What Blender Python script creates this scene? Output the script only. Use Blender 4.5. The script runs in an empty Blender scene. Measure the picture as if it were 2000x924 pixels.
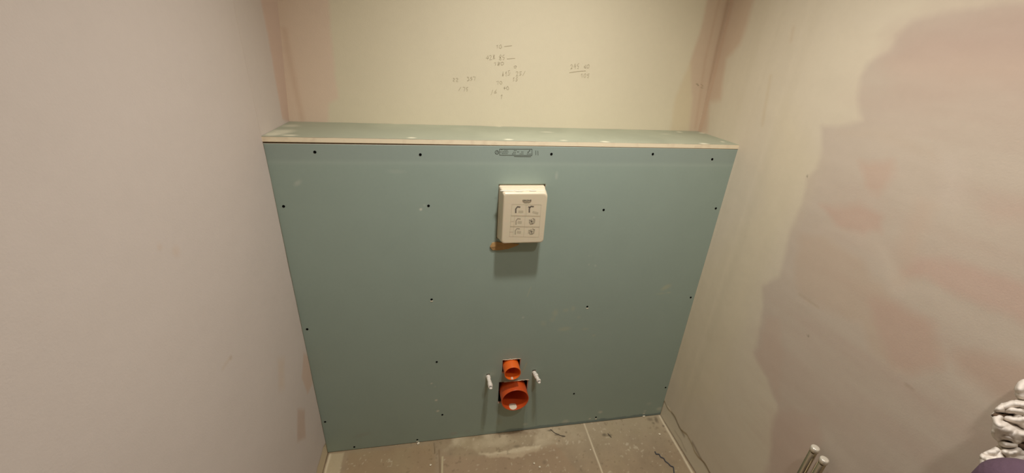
import bpy, bmesh, math, random
import numpy as np
from mathutils import Vector, Matrix

# ------------------------------------------------------------------ camera, light, exposure
F_PX = 780.84                                   # focal length in pixels of the 2000 px wide frame
CAM = np.array([0.47725, -1.21713, 1.54578])
YAW, PITCH, ROLL = 0.198228, -0.436586, 0.058850
W, H, D = 1.4989, 1.2924, 0.2419                # room width, boxing height, boxing depth
TB = 0.0150                                     # thickness of the ledge board
CEIL = 2.34
FRONT = -2.15

def cam_axes():
    cy, sy, cp, sp = math.cos(YAW), math.sin(YAW), math.cos(PITCH), math.sin(PITCH)
    f = np.array([sy * cp, cy * cp, sp]); r = np.array([cy, -sy, 0.0]); u = np.cross(r, f)
    cr, sr = math.cos(ROLL), math.sin(ROLL)
    return r * cr + u * sr, -r * sr + u * cr, f
RX, UX, FX = cam_axes()

def hit(x, y, axis, val):
    """the point of a plane of the room that the photograph shows at a pixel (2000 x 924 frame)"""
    d = FX + RX * (x - 1000) / F_PX - UX * (y - 462) / F_PX
    return CAM + d * ((val - CAM[axis]) / d[axis])

SC = bpy.context.scene
COL = SC.collection
cd = bpy.data.cameras.new('camera'); cam = bpy.data.objects.new('camera', cd); COL.objects.link(cam)
cd.sensor_fit = 'HORIZONTAL'; cd.sensor_width = 36.0; cd.lens = 36.0 * F_PX / 2000.0
cd.clip_start = 0.02
m = Matrix((tuple(RX), tuple(UX), tuple(-FX))).transposed().to_4x4()
m.translation = Vector(CAM); cam.matrix_world = m
SC.camera = cam

SC.view_settings.view_transform = 'Standard'
SC.view_settings.look = 'None'
SC.view_settings.gamma = 1.0
SC.view_settings.use_curve_mapping = False
SC.view_settings.exposure = 0.0

world = bpy.data.worlds.new('world'); SC.world = world; world.use_nodes = True
world.node_tree.nodes['Background'].inputs[0].default_value = (0.9, 0.85, 0.8, 1)
world.node_tree.nodes['Background'].inputs[1].default_value = 0.02

LAMPS = [(0.80, -0.45, CEIL - 0.03, 66, 'above the boxing'), (1.05, -1.15, CEIL - 0.03, 32, 'near the doorway, added for fill')]  # second lamp is unseen, added as fill light
for lx, ly, lz, watts, _ in LAMPS:
    ld = bpy.data.lights.new('ceiling_spot', 'SPOT')
    ld.energy = watts; ld.color = (1.0, 0.965, 0.93); ld.shadow_soft_size = 0.045
    ld.spot_size = math.radians(140); ld.spot_blend = 1.0
    lo = bpy.data.objects.new('ceiling_spot', ld); lo.location = (lx, ly, lz); COL.objects.link(lo)

# ------------------------------------------------------------------ helpers
rng = np.random.default_rng(7)
_tab = np.random.default_rng(3).random((256, 256))

def vnoise(x, y):
    xi = np.floor(x).astype(int); yi = np.floor(y).astype(int)
    fx = x - xi; fy = y - yi; fx = fx * fx * (3 - 2 * fx); fy = fy * fy * (3 - 2 * fy)
    g = lambda a, b: _tab[a & 255, b & 255]
    return (g(xi, yi) * (1 - fx) + g(xi + 1, yi) * fx) * (1 - fy) + (g(xi, yi + 1) * (1 - fx) + g(xi + 1, yi + 1) * fx) * fy

def fbm(x, y, s, o=4):
    v = 0; a = 0.5; t = 0
    for k in range(o):
        v = v + a * vnoise(x * s + 17.3 * k, y * s + 9.1 * k); t += a; a *= 0.5; s *= 2.03
    return v / t * 2 - 1

def lin(c):
    c = np.array(c, float) / 255.0
    return np.where(c <= 0.04045, c / 12.92, ((c + 0.055) / 1.055) ** 2.4)

def seg_dist(P, a, b):
    a = np.array(a); b = np.array(b); ab = b - a
    t = np.clip(((P - a) @ ab) / max(ab @ ab, 1e-12), 0, 1)
    return np.linalg.norm(P - a - t[:, None] * ab, axis=1)

def poly_sd(P, poly):
    """signed distance, negative inside"""
    n = len(poly); d = np.full(len(P), 1e9); ins = np.zeros(len(P), bool)
    for i in range(n):
        a = poly[i]; b = poly[(i + 1) % n]
        d = np.minimum(d, seg_dist(P, a, b))
        c = ((a[1] > P[:, 1]) != (b[1] > P[:, 1]))
        xx = (b[0] - a[0]) * (P[:, 1] - a[1]) / ((b[1] - a[1]) if abs(b[1] - a[1]) > 1e-12 else 1e-12) + a[0]
        ins ^= c & (P[:, 0] < xx)
    return np.where(ins, -d, d)

class Paint:
    """colour of a surface, point by point, in metres on that surface"""
    def __init__(self, P, base):
        self.P = P; self.c = np.tile(lin(base), (len(P), 1))
        self.wx = fbm(P[:, 0], P[:, 1], 14); self.wy = fbm(P[:, 0] + 5, P[:, 1] + 3, 14)
    def mix(self, a, col):
        a = np.clip(a, 0, 1)[:, None]; self.c = self.c * (1 - a) + lin(col) * a
    def mottle(self, s, amt):
        self.c = self.c * (1 + amt * fbm(self.P[:, 0] + 2, self.P[:, 1] + 8, s))[:, None]
    def warp(self, w): return self.P + np.stack([self.wx, self.wy], 1) * w
    def poly(self, poly, col, a=1.0, soft=0.01, w=0.012):
        sd = poly_sd(self.warp(w), [tuple(q) for q in poly])
        self.mix(a * np.clip(0.5 - sd / (2 * soft), 0, 1), col)
    def line(self, pts, r, col, a=1.0, soft=0.002, w=0.002):
        Q = self.warp(w); d = np.full(len(Q), 1e9)
        for p, q in zip(pts[:-1], pts[1:]): d = np.minimum(d, seg_dist(Q, p, q))
        self.mix(a * np.clip((r + soft - d) / (2 * soft), 0, 1), col)
    def blob(self, c, r, col, a=1.0, soft=None, w=None, stretch=(1, 1), ang=0):
        soft = soft or r * 0.5; w = r * 0.6 if w is None else w
        Q = self.warp(w) - np.array(c); ca, sa = math.cos(ang), math.sin(ang)
        Q = np.stack([(Q[:, 0] * ca + Q[:, 1] * sa) / stretch[0], (-Q[:, 0] * sa + Q[:, 1] * ca) / stretch[1]], 1)
        self.mix(a * np.clip((r + soft - np.linalg.norm(Q, axis=1)) / (2 * soft), 0, 1), col)

def axis_steps(lo, hi, dlo, dhi, fine, coarse, breaks=()):
    v = list(np.arange(dlo, dhi, fine)) + [lo, hi, dhi]
    if dlo > lo: v += list(np.arange(lo, dlo, coarse))
    if hi > dhi: v += list(np.arange(dhi, hi, coarse))
    v = np.unique(np.round(v, 6)); keep = [v[0]]
    for x in v[1:]:
        if x - keep[-1] > fine * 0.4: keep.append(x)
    keep[-1] = hi
    v = np.array(keep)
    for b in breaks:                       # move the nearest line onto a hole's edge
        v[np.argmin(np.abs(v - b))] = b
    return v

def link(name, me, parent=None):
    o = bpy.data.objects.new(name, me); COL.objects.link(o)
    if parent is not None: o.parent = parent
    return o

def grid_surface(name, us, vs, place, paint, mat, holes=(), flip=False, parent=None, zfun=None):
    """a surface of small quads; place(P) -> xyz, paint(P) -> linear rgb"""
    nu, nv = len(us), len(vs)
    UU, VV = np.meshgrid(us, vs, indexing='ij'); P = np.stack([UU.ravel(), VV.ravel()], 1)
    X = place(P); C = paint(P)
    i, j = np.meshgrid(np.arange(nu - 1), np.arange(nv - 1), indexing='ij')
    i = i.ravel(); j = j.ravel()
    keep = np.ones(len(i), bool)
    cu = (us[i] + us[i + 1]) / 2; cv = (vs[j] + vs[j + 1]) / 2
    for (a, b, c, d) in holes: keep &= ~((cu > a) & (cu < b) & (cv > c) & (cv < d))
    i = i[keep]; j = j[keep]
    F = np.stack([i * nv + j, (i + 1) * nv + j, (i + 1) * nv + j + 1, i * nv + j + 1], 1)
    if flip: F = F[:, ::-1]
    me = bpy.data.meshes.new(name)
    me.vertices.add(len(X)); me.vertices.foreach_set('co', X.astype(np.float32).ravel())
    me.loops.add(F.size); me.loops.foreach_set('vertex_index', F.astype(np.int32).ravel())
    me.polygons.add(len(F)); me.polygons.foreach_set('loop_start', np.arange(0, F.size, 4, dtype=np.int32))
    me.polygons.foreach_set('loop_total', np.full(len(F), 4, np.int32))
    me.update(calc_edges=True)
    at = me.color_attributes.new('surface_colour', 'FLOAT_COLOR', 'POINT')
    at.data.foreach_set('color', np.concatenate([C, np.ones((len(C), 1))], 1).astype(np.float32).ravel())
    me.materials.append(mat)
    return link(name, me, parent)

def nmat(name, base=(200, 200, 200), rough=0.6, metal=0.0, attr=False, bump=0.0, bscale=200, spec=0.5, var=0.0, vscale=30, sss=0):
    mt = bpy.data.materials.new(name); mt.use_nodes = True; nt = mt.node_tree; b = nt.nodes['Principled BSDF']
    b.inputs['Roughness'].default_value = rough; b.inputs['Metallic'].default_value = metal
    b.inputs['Specular IOR Level'].default_value = spec
    tc = nt.nodes.new('ShaderNodeTexCoord'); nz = nt.nodes.new('ShaderNodeTexNoise')
    nt.links.new(tc.outputs['Object'], nz.inputs['Vector']); nz.inputs['Scale'].default_value = vscale; nz.inputs['Detail'].default_value = 5
    mx = nt.nodes.new('ShaderNodeMix'); mx.data_type = 'RGBA'; mx.blend_type = 'MULTIPLY'
    rp = nt.nodes.new('ShaderNodeMapRange'); rp.inputs['To Min'].default_value = 1 - var; rp.inputs['To Max'].default_value = 1 + var
    nt.links.new(nz.outputs['Fac'], rp.inputs['Value']); mx.inputs['Factor'].default_value = 1.0
    nt.links.new(rp.outputs['Result'], mx.inputs[7])
    if attr:
        a = nt.nodes.new('ShaderNodeAttribute'); a.attribute_name = 'surface_colour'; nt.links.new(a.outputs['Color'], mx.inputs[6])
    else:
        mx.inputs[6].default_value = (*lin(base), 1)
    nt.links.new(mx.outputs[2], b.inputs['Base Color'])
    if bump:
        n2 = nt.nodes.new('ShaderNodeTexNoise'); n2.inputs['Scale'].default_value = bscale; n2.inputs['Detail'].default_value = 4
        nt.links.new(tc.outputs['Object'], n2.inputs['Vector'])
        bp = nt.nodes.new('ShaderNodeBump'); bp.inputs['Strength'].default_value = bump; bp.inputs['Distance'].default_value = 0.002
        nt.links.new(n2.outputs['Fac'], bp.inputs['Height']); nt.links.new(bp.outputs['Normal'], b.inputs['Normal'])
    if sss:
        b.inputs['Subsurface Weight'].default_value = sss; b.inputs['Subsurface Scale'].default_value = 0.004
    return mt

def obj(name, bm, mat, parent=None, smooth=False):
    me = bpy.data.meshes.new(name); bmesh.ops.recalc_face_normals(bm, faces=bm.faces); bm.to_mesh(me); bm.free()
    for mt in (mat if isinstance(mat, (list, tuple)) else [mat]): me.materials.append(mt)
    if smooth:
        for p in me.polygons: p.use_smooth = True
    return link(name, me, parent)

def thing(name, label, cat, loc=(0, 0, 0), group=None):
    o = bpy.data.objects.new(name, None); COL.objects.link(o); o.location = loc; o.empty_display_size = 0.05
    o['label'] = label; o['category'] = cat
    if group: o['group'] = group
    return o

def tag(o, label, cat, group=None):
    o['label'] = label; o['category'] = cat
    if group: o['group'] = group
    return o

def box_bm(a, b, bm=None, bev=0):
    bm = bm or bmesh.new()
    r = bmesh.ops.create_cube(bm, size=1)
    a = Vector(a); b = Vector(b)
    for v in r['verts']: v.co = Vector([(a[k] + b[k]) / 2 + v.co[k] * (b[k] - a[k]) for k in range(3)])
    if bev:
        es = list({e for v in r['verts'] for e in v.link_edges})
        bmesh.ops.bevel(bm, geom=es, offset=bev, segments=3, affect='EDGES', profile=0.6)
    return bm

def tube_bm(pts, rad, seg=16, bm=None, cap=True):
    """round tube along a path; rad may be a list"""
    bm = bm or bmesh.new(); pts = [Vector(p) for p in pts]
    if not isinstance(rad, (list, tuple)): rad = [rad] * len(pts)
    rings = []; nprev = None
    for k, p in enumerate(pts):
        t = (pts[min(k + 1, len(pts) - 1)] - pts[max(k - 1, 0)]).normalized()
        if nprev is None: nprev = t.orthogonal().normalized()
        n = (nprev - t * nprev.dot(t)).normalized(); nprev = n; bb = t.cross(n)
        rings.append([bm.verts.new(p + (n * math.cos(2 * math.pi * s / seg) + bb * math.sin(2 * math.pi * s / seg)) * rad[k]) for s in range(seg)])
    for r0, r1 in zip(rings[:-1], rings[1:]):
        for s in range(seg): bm.faces.new((r0[s], r0[(s + 1) % seg], r1[(s + 1) % seg], r1[s]))
    if cap: bm.faces.new(rings[0]); bm.faces.new(rings[-1])
    return bm

def ribbon_bm(strokes, place, w, bm=None, th=0.0):
    """thin flat marks: strokes are 2D polylines"""
    bm = bm or bmesh.new()
    for st in strokes:
        st = [np.array(p, float) for p in st]
        L = []; R = []
        for k, p in enumerate(st):
            t = st[min(k + 1, len(st) - 1)] - st[max(k - 1, 0)]; t = t / (np.linalg.norm(t) + 1e-9); n = np.array([-t[1], t[0]]) * w / 2
            L.append(bm.verts.new(place(p + n))); R.append(bm.verts.new(place(p - n)))
        for k in range(len(st) - 1): bm.faces.new((L[k], L[k + 1], R[k + 1], R[k]))
    return bm

# ------------------------------------------------------------------ materials
M_WALL = nmat('wall_plaster', rough=0.75, attr=True, bump=0.12, bscale=260, spec=0.25, var=0.02, vscale=60)
M_BOARD = nmat('blue_green_board', rough=0.62, attr=True, bump=0.05, bscale=500, spec=0.4, var=0.03, vscale=90)
M_CORE = nmat('gypsum_core', (226, 204, 178), rough=0.9, bump=0.4, bscale=300, var=0.06, vscale=120)
M_FLOOR = nmat('floor_tile', rough=0.7, attr=True, bump=0.15, bscale=180, spec=0.35, var=0.05, vscale=120)
M_CEIL = nmat('ceiling_paint', (214, 208, 196), rough=0.9)
M_BLACK = nmat('black_screw', (9, 9, 9), rough=0.9, spec=0.05)
M_PLASTIC = nmat('cream_plastic', (226, 214, 186), rough=0.32, spec=0.5, var=0.02, sss=0.15)
M_PRINT = nmat('dark_print', (112, 104, 92), rough=0.6)
M_PRINT2 = nmat('pale_print', (198, 187, 160), rough=0.6)
M_PRINT3 = nmat('mid_print', (160, 150, 130), rough=0.6)
M_ORANGE = nmat('orange_plastic', (234, 106, 34), rough=0.28, spec=0.55, var=0.04, vscale=40)
M_ORANGE2 = nmat('deep_orange_plastic', (206, 84, 34), rough=0.28, spec=0.55, var=0.05, vscale=40)
M_TAPE = nmat('white_tape', (236, 228, 214), rough=0.5, bump=0.5, bscale=150, var=0.06, vscale=200)
M_CHROME = nmat('chrome', (176, 164, 140), rough=0.28, metal=1.0, var=0.03)
M_CAP = nmat('pale_cap', (232, 224, 206), rough=0.25, metal=0.35)
M_BAG = nmat('white_plastic_film', (222, 212, 200), rough=0.5, bump=0.2, bscale=60, spec=0.3, var=0.03)
M_PURPLE = nmat('purple_fabric', (86, 64, 78), rough=0.85, bump=0.5, bscale=160, var=0.15, vscale=35)
M_BROWN = nmat('brown_paper', (178, 142, 92), rough=0.9, bump=0.5, bscale=120, var=0.15, vscale=80)
M_BROWN2 = nmat('dark_brown_fold_shade', (88, 66, 46), rough=0.8, bump=0.3, bscale=120, var=0.15, vscale=80)  # brown spot, and the bag fold's shade put into colour
M_PENCIL = nmat('pencil_lead', (176, 164, 134), rough=0.6, var=0.15, vscale=300)
M_STAMP = nmat('stamp_ink', (88, 94, 84), rough=0.7, var=0.15, vscale=400)
M_STEEL = nmat('galvanised_steel', (150, 150, 148), rough=0.4, metal=0.9)
M_DARK = nmat('dark_debris', (62, 56, 48), rough=0.8)
M_WIRE = nmat('blue_grey_wire', (70, 72, 80), rough=0.5, var=0.3, vscale=200)
M_CRUMB = nmat('plaster_crumb', (232, 222, 196), rough=0.9, bump=0.6, bscale=300)

CREAM = (226, 214, 186)
PINK = (204, 166, 140)

# ------------------------------------------------------------------ floor
def fl(x, y): return hit(x, y, 2, 0.0)[:2]
def paint_floor(P):
    p = Paint(P, (160, 140, 112))
    p.mottle(9, 0.16); p.mottle(38, 0.10)
    n = fbm(P[:, 0], P[:, 1], 11, 5)
    dusty = np.clip(1 - np.hypot((P[:, 0] - 0.72) / 0.42, (P[:, 1] + 0.02) / 0.11), 0, 1)
    p.mix(np.clip((n + 0.15) * 2.2, 0, 1) * np.clip(dusty * 2.2, 0, 1) * 0.75, (214, 198, 166))
    right = np.clip((P[:, 0] - 0.95) / 0.1, 0, 1) * np.clip(1 - (-P[:, 1]) / 0.22, 0, 1)
    p.mix(right * 0.45, (204, 190, 160))
    p.poly([fl(1045, 868), fl(1000, 879), fl(930, 884), fl(900, 872), fl(905, 858), fl(1040, 846)], (200, 184, 150), 0.35, 0.006, 0.02)
    p.poly([fl(930, 884), fl(1000, 877), fl(1062, 870), fl(1060, 878), fl(1010, 900), fl(975, 892)], (222, 206, 172), 0.75, 0.004, 0.03)
    p.poly([fl(865, 893), fl(1010, 885), fl(1085, 868), fl(1130, 924), fl(862, 960)], (168, 142, 112), 0.5, 0.006, 0.01)
    p.poly([fl(680, 886), fl(846, 868), fl(848, 930), fl(676, 950)], (160, 134, 98), 0.5, 0.008, 0.01)
    sp = fbm(P[:, 0] + 1, P[:, 1] + 4, 95, 2) + 0.35 * fbm(P[:, 0], P[:, 1], 12)
    p.mix(np.clip((sp - 0.62) / 0.10, 0, 1) * 0.4, (222, 210, 182)); p.mix(np.clip((-sp - 0.60) / 0.10, 0, 1) * 0.35, (104, 88, 64))
    p.mix(np.clip(fbm(P[:, 0] + 7, P[:, 1], 7) - .05, 0, 1) * .5, (166, 152, 116))
    p.poly([fl(644, 887), fl(672, 884), fl(664, 930), fl(636, 930)], (196, 180, 146), 0.8, 0.004, 0.004)
    p.line([fl(644, 889), fl(634, 930)], 0.004, (222, 208, 176), 0.9, 0.003)
    p.line([fl(848, 866), fl(849, 886)], 0.0016, (96, 78, 56), 0.8, 0.0016)
    p.line([fl(864, 893), fl(863, 930)], 0.003, (204, 190, 152), 0.9, 0.002)
    p.line([fl(857, 880), fl(860, 930)], 0.003, (120, 96, 66), 0.6, 0.003)
    p.line([fl(1139, 824), fl(1141, 828), fl(1179, 930)], 0.0028, (226, 210, 178), 0.95, 0.0022, 0.001)
    p.line([fl(1288, 812), fl(1356, 930)], 0.0045, (222, 208, 178), 0.9, 0.003, 0.002)
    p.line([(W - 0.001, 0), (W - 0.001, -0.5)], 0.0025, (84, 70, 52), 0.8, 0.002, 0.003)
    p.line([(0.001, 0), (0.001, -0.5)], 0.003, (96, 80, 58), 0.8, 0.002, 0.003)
    for (x, y, r, a, an, s) in [(1075, 841, .004, .7, 0, 3), (1088, 849, .005, .6, 0, 2), (1100, 852, .004, .6, 0, 2), (1106, 844, .004, .6, 0, 1),
                             (1180, 849, .007, .65, 0, 1.4), (1190, 850, .005, .6, 0, 2), (1270, 820, .009, .45, 0, 1.4), (1282, 820, .008, .6, 1.2, 2),
                             (1276, 827, .006, .5, 0, 1), (1092, 861, .004, .5, 0, 1), (1296, 832, .005, .6, 0, 1), (1063, 903, .009, .3, 0, 1), (1010, 872, .007, .4, 0, 2)]:
        p.blob(fl(x, y), r, (84, 74, 58), a, stretch=(s, 1), ang=an)
    return p.c
us = axis_steps(-0.01, W + 0.01, -0.01, W + 0.01, 0.0035, 0.05)
vs = axis_steps(FRONT, D + 0.01, -0.42, 0.02, 0.0035, 0.05)
o = grid_surface('floor', us, vs, lambda P: np.stack([P[:, 0], P[:, 1], np.zeros(len(P))], 1), paint_floor, M_FLOOR)
o['kind'] = 'structure'

# ------------------------------------------------------------------ back wall
def bk(x, y): q = hit(x, y, 1, D); return q[[0, 2]]
def paint_back(P):
    p = Paint(P, (220, 210, 182)); p.mottle(5, 0.03)
    # jointing compound over the corner tapes
    lt = [(-0.1, H - 0.1), bk(640, 238), bk(641, 203), bk(661, 192), bk(652, 120), bk(645, 60), bk(642, -20), bk(640, -160), (-0.1, 2.6)]
    p.poly(lt, (224, 200, 178), 0.8, 0.006, 0.004)
    p.line([bk(556, 60), bk(572, 150), bk(590, 232)], 0.006, (192, 156, 128), 0.35, 0.008)
    rt = [(W + .1, H - .1), bk(1344, 262), bk(1352, 190), bk(1348, 122), bk(1370, 55), bk(1382, 0), bk(1396, -90), (W + .1, 2.2)]
    p.poly(rt, (208, 184, 158), 0.8, 0.007, 0.004)
    p.poly([bk(1310, 262), bk(1318, 190), bk(1350, 120), bk(1352, 190), bk(1344, 262)], (214, 196, 160), 0.55, 0.008, 0.006)
    p.line([bk(1422, 0), bk(1396, 115), bk(1370, 250)], 0.004, (170, 134, 106), 0.5, 0.006)
    p.line([bk(1405, 0), bk(1378, 115), bk(1358, 250)], 0.003, (186, 150, 122), 0.35, 0.006)
    return p.c
us = axis_steps(-0.03, W + 0.03, -0.03, W + 0.03, 0.005, 0.05)
vs = axis_steps(0.0, CEIL, H - 0.06, H + 0.6, 0.005, 0.05)
wb = grid_surface('wall_back', us, vs, lambda P: np.stack([P[:, 0], np.full(len(P), D), P[:, 1]], 1), paint_back, M_WALL)
wb['kind'] = 'structure'

# pencilled sums on the back wall
GLY = {'0': [[(.5, 1), (.1, .75), (.1, .25), (.5, 0), (.9, .25), (.9, .75), (.5, 1)]], '1': [[(.2, .7), (.6, 1), (.5, 0)]],
       '2': [[(.1, .8), (.5, 1), (.9, .75), (.1, 0), (.9, .05)]], '3': [[(.1, .95), (.8, .9), (.4, .55), (.85, .3), (.1, .02)]],
       '4': [[(.6, 1), (.05, .4), (.95, .45)], [(.7, .8), (.6, 0)]], '5': [[(.9, 1), (.25, .95), (.2, .55), (.85, .4), (.6, 0), (.1, .05)]],
       '6': [[(.8, 1), (.2, .5), (.2, .1), (.8, .1), (.8, .45), (.2, .4)]], '7': [[(.1, .95), (.9, 1), (.4, 0)]],
       '8': [[(.5, .5), (.15, .8), (.5, 1), (.85, .8), (.5, .5), (.1, .2), (.5, 0), (.9, .2), (.5, .5)]],
       '9': [[(.85, .7), (.3, .6), (.3, .95), (.85, .95), (.7, 0)]], '/': [[(0, 0), (1, 1)]], '-': [[(-.2, .5), (1.6, .62)]]}
strokes = []; _pr = random.Random(21)
def scribble(px, py, txt, wpx, hpx, slope=0.0):
    for k, ch in enumerate(txt):
        if ch == ' ': continue
        for st in GLY[ch]:
            strokes.append([bk(px + (k + gx * 0.8 + _pr.uniform(-.13, .13)) * wpx, py - (gy + _pr.uniform(-.12, .12)) * hpx - (slope + .1 * math.sin(px)) * (k + gx) * wpx) for gx, gy in st])
for a in [(969, 95, '10', 6, 7), (950, 117, '428', 6, 8), (975, 118, '85', 6, 10), (964, 128, '180', 7, 6), (1003, 133, '0', 8, 5),
          (980, 151, '415', 6, 9, .3), (1008, 148, '25', 6, 8), (1021, 148, '/', 7, 9), (1001, 159, '35', 6, 7), (884, 159, '22', 6, 7),
          (912, 158, '357', 6, 7), (896, 178, '/', 6, 8), (904, 178, '75', 6, 8), (970, 165, '70', 6, 6), (983, 176, '40', 6, 7),
          (958, 185, '/6', 7, 8, .2), (977, 194, '1', 7, 9), (1114, 135, '245', 6, 9), (1140, 134, '60', 6, 8), (1134, 152, '105', 6, 8),
          (1359, 167, '42', 8, 7, -.5)]: scribble(*a)
strokes += [[bk(990, 115), bk(998, 114.5), bk(1006, 114)], [bk(1112, 142), bk(1128, 139.5), bk(1144, 138.5)], [bk(985, 91), bk(1000, 89)]]
pw = obj('pencil_writing', ribbon_bm(strokes, lambda q: (q[0], D - 0.0006, q[1]), 0.0013), M_PENCIL, wb)
pw['label'] = 'faint grey pencilled figures on the cream wall'

# ------------------------------------------------------------------ side walls
def rt_(x, y): q = hit(x, y, 0, W); return q[[1, 2]]
def lf(x, y): q = hit(x, y, 0, 0.0); return q[[1, 2]]
def skin_edge_r(y): return 0.083 + 0.004 * np.sin(y * 55) + 0.010 * fbm(y, y * 0 + 3, 22)
def skin_edge_l(y): return np.interp(-y, [-0.02, 0.0, 0.03, 0.3], [0.05, 0.055, 0.075, 0.085]) + 0.008 * fbm(y, y * 0 + 8, 25)
def paint_right(P):
    p = Paint(P, (209, 197, 174)); p.mottle(4, 0.03)
    LT = [(2060, -60), (2000, 0), (1900, 17), (1793, 37), (1758, 65), (1743, 95), (1700, 117), (1684, 150), (1676, 200), (1686, 232), (1640, 243), (1608, 243),
          (1608, 290), (1600, 330), (1578, 350), (1565, 400), (1548, 450), (1525, 540), (1490, 560), (1492, 600), (1475, 690), (1500, 740), (1520, 795), (1498, 930), (1480, 1010), (2300, 1150), (2300, -60)]
    p.poly([rt_(*q) for q in LT], (190, 174, 158), 0.72, 0.009, 0.010)
    def patch(pts, col, a, soft=0.008, w=0.008): p.poly([rt_(*q) for q in pts], col, a, max(soft * 1.5, 0.012), 0.018)
    streak = fbm(P[:, 0] * 0.7 + P[:, 1] * 0.4, P[:, 1] * 5, 4, 4)
    p.mix(np.clip(streak + .1, 0, 1) * np.clip((-0.25 - P[:, 0]) / 0.2, 0, 1) * 0.35, (184, 156, 140))
    p.mix(np.clip(-streak, 0, 1) * np.clip((-0.15 - P[:, 0]) / 0.2, 0, 1) * 0.25, (212, 198, 180))
    patch([(1760, 65), (1900, 25), (2010, 0), (2200, 0), (2200, 190), (2000, 178), (1940, 150), (1860, 148), (1750, 118)], (180, 152, 138), 0.55, 0.035); patch([(0,0),(1,0),(0,1)], (203, 175, 158), 0.48, 0.02)
    patch([(1735, 120), (1800, 100), (2050, 110), (2100, 160), (1900, 165), (1780, 152)], (200, 175, 155), 0.36, 0.02)
    patch([(1640, 250), (1686, 252), (1750, 262), (1820, 295), (1840, 312), (1800, 300), (1740, 278), (1680, 262)], (194, 176, 155), 0.44, 0.005)
    patch([(1676, 319), (1744, 318), (1750, 350), (1722, 384), (1690, 368)], (197, 168, 148), 0.56, 0.006)
    patch([(1605, 402), (1679, 396), (1726, 418), (1724, 448), (1690, 458), (1640, 438)], (196, 165, 146), 0.60, 0.006)
    patch([(1614, 448), (1660, 452), (1712, 478), (1744, 568), (1760, 560), (1735, 480), (1700, 460), (1640, 445)], (212, 198, 178), 0.35, 0.010)
    patch([(1564, 462), (1614, 465), (1689, 505), (1704, 549), (1744, 579), (1808, 619), (1828, 679), (1833, 719), (1778, 726), (1744, 719), (1699, 679), (1679, 634), (1624, 614), (1564, 574), (1554, 525)], (194, 173, 151), 0.56, 0.005)
    patch([(1694, 599), (1758, 585), (1813, 624), (1833, 719), (1778, 726), (1744, 714)], (193, 162, 145), 0.48, 0.010)
    patch([(1742, 563), (1762, 480), (1790, 390), (1830, 398), (1812, 460), (1790, 540)], (198, 175, 154), 0.40, 0.010)
    patch([(1760, 530), (1798, 500), (1848, 505), (1928, 520), (2000, 554), (2100, 600), (2100, 690), (2000, 636), (1948, 604), (1868, 574), (1818, 539)], (198, 165, 148), 0.52, 0.008)
    patch([(1838, 694), (1903, 689), (1973, 699), (2050, 730), (2050, 820), (1983, 783), (1943, 773), (1888, 739)], (189, 159, 139), 0.52, 0.012)
    patch([(1500, 619), (1527, 619), (1534, 669), (1524, 788), (1510, 759), (1476, 694)], (196, 173, 154), 0.48, 0.005)
    patch([(1520, 798), (1570, 806), (1600, 818), (1606, 850), (1588, 930), (1570, 1000), (1480, 1000), (1500, 900)], (193, 168, 151), 0.44, 0.006)
    patch([(1843, 299), (1873, 299), (1884, 398), (1838, 393)], (206, 192, 176), 0.4, 0.012)
    patch([(1930, 400), (2050, 400), (2050, 432), (1945, 425)], (198, 169, 152), 0.40, 0.012)
    patch([(1300, 540), (1400, 500), (1480, 400), (1500, 300), (1540, 200), (1600, 320), (1540, 450), (1480, 560), (1400, 790), (1330, 780)], (214, 200, 164), 0.25, 0.03)
    # jointing compound in the corner
    band = [(1366, 262), (1382, 258), (1386, 202), (1407, 196), (1420, 114), (1447, 88), (1462, 40), (1474, 0), (1500, -110), (1430, -110), (1426, 0)]
    p.poly([rt_(*q) for q in band] , (200, 176, 152), 0.85, 0.012, 0.006)
    p.poly([(D + .02, H - .05), (D - 0.02, H - .05), (D - 0.02, 2.6), (D + .02, 2.6)], (200, 172, 146), 0.7, 0.004, 0.004)
    p.line([rt_(1507, 149), rt_(1490, 244)], 0.004, (196, 176, 142), 0.45, 0.006)
    p.line([rt_(1550, 55), rt_(1546, 80)], 0.004, (196, 172, 142), 0.4, 0.006)
    p.blob(rt_(1579, 344), 0.002, (96, 82, 62), 0.9)
    p.blob(rt_(1580, 656), 0.003, (120, 104, 84), 0.6)
    p.line([rt_(1564, 575), rt_(1600, 600)], 0.002, (168, 146, 116), 0.4, 0.004)
    p.line([rt_(1770, 750), rt_(1784, 760)], 0.002, (148, 126, 104), 0.5, 0.003)
    # bare strip at the foot of the wall
    e = skin_edge_r(P[:, 0])
    p.mix(np.clip((e - P[:, 1]) / 0.004, 0, 1) * 0.85, (216, 206, 182))
    p.line([rt_(1312, 806), rt_(1320, 818), rt_(1335, 848)], 0.006, (108, 90, 66), 0.6, 0.006, 0.01)
    p.line([rt_(1352, 862), rt_(1372, 896), rt_(1388, 924), rt_(1400, 950)], 0.005, (112, 94, 72), 0.65, 0.006, 0.01)
    p.line([rt_(1306, 794), rt_(1311, 803)], 0.004, (234, 222, 196), 0.9, 0.002)
    p.line([rt_(1318, 842), rt_(1330, 860), rt_(1340, 880)], 0.003, (120, 102, 78), 0.35, 0.004, 0.01)
    return p.c
def place_right(P):
    e = skin_edge_r(P[:, 0]); t = np.clip((P[:, 1] - e) / 0.005, 0, 1) * np.clip(0.55 + fbm(P[:, 0], P[:, 0] * 0 + 6, 9), 0.15, 1)
    return np.stack([W - 0.0035 * t + 0.0012 * fbm(P[:, 0], P[:, 1], 6), P[:, 0], P[:, 1]], 1)
us = axis_steps(FRONT, D, -1.0, D, 0.004, 0.05)
vs = axis_steps(0.0, CEIL, 0.0, 1.95, 0.004, 0.05)
o = grid_surface('wall_right', us, vs, place_right, paint_right, M_WALL); o['kind'] = 'structure'

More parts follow.
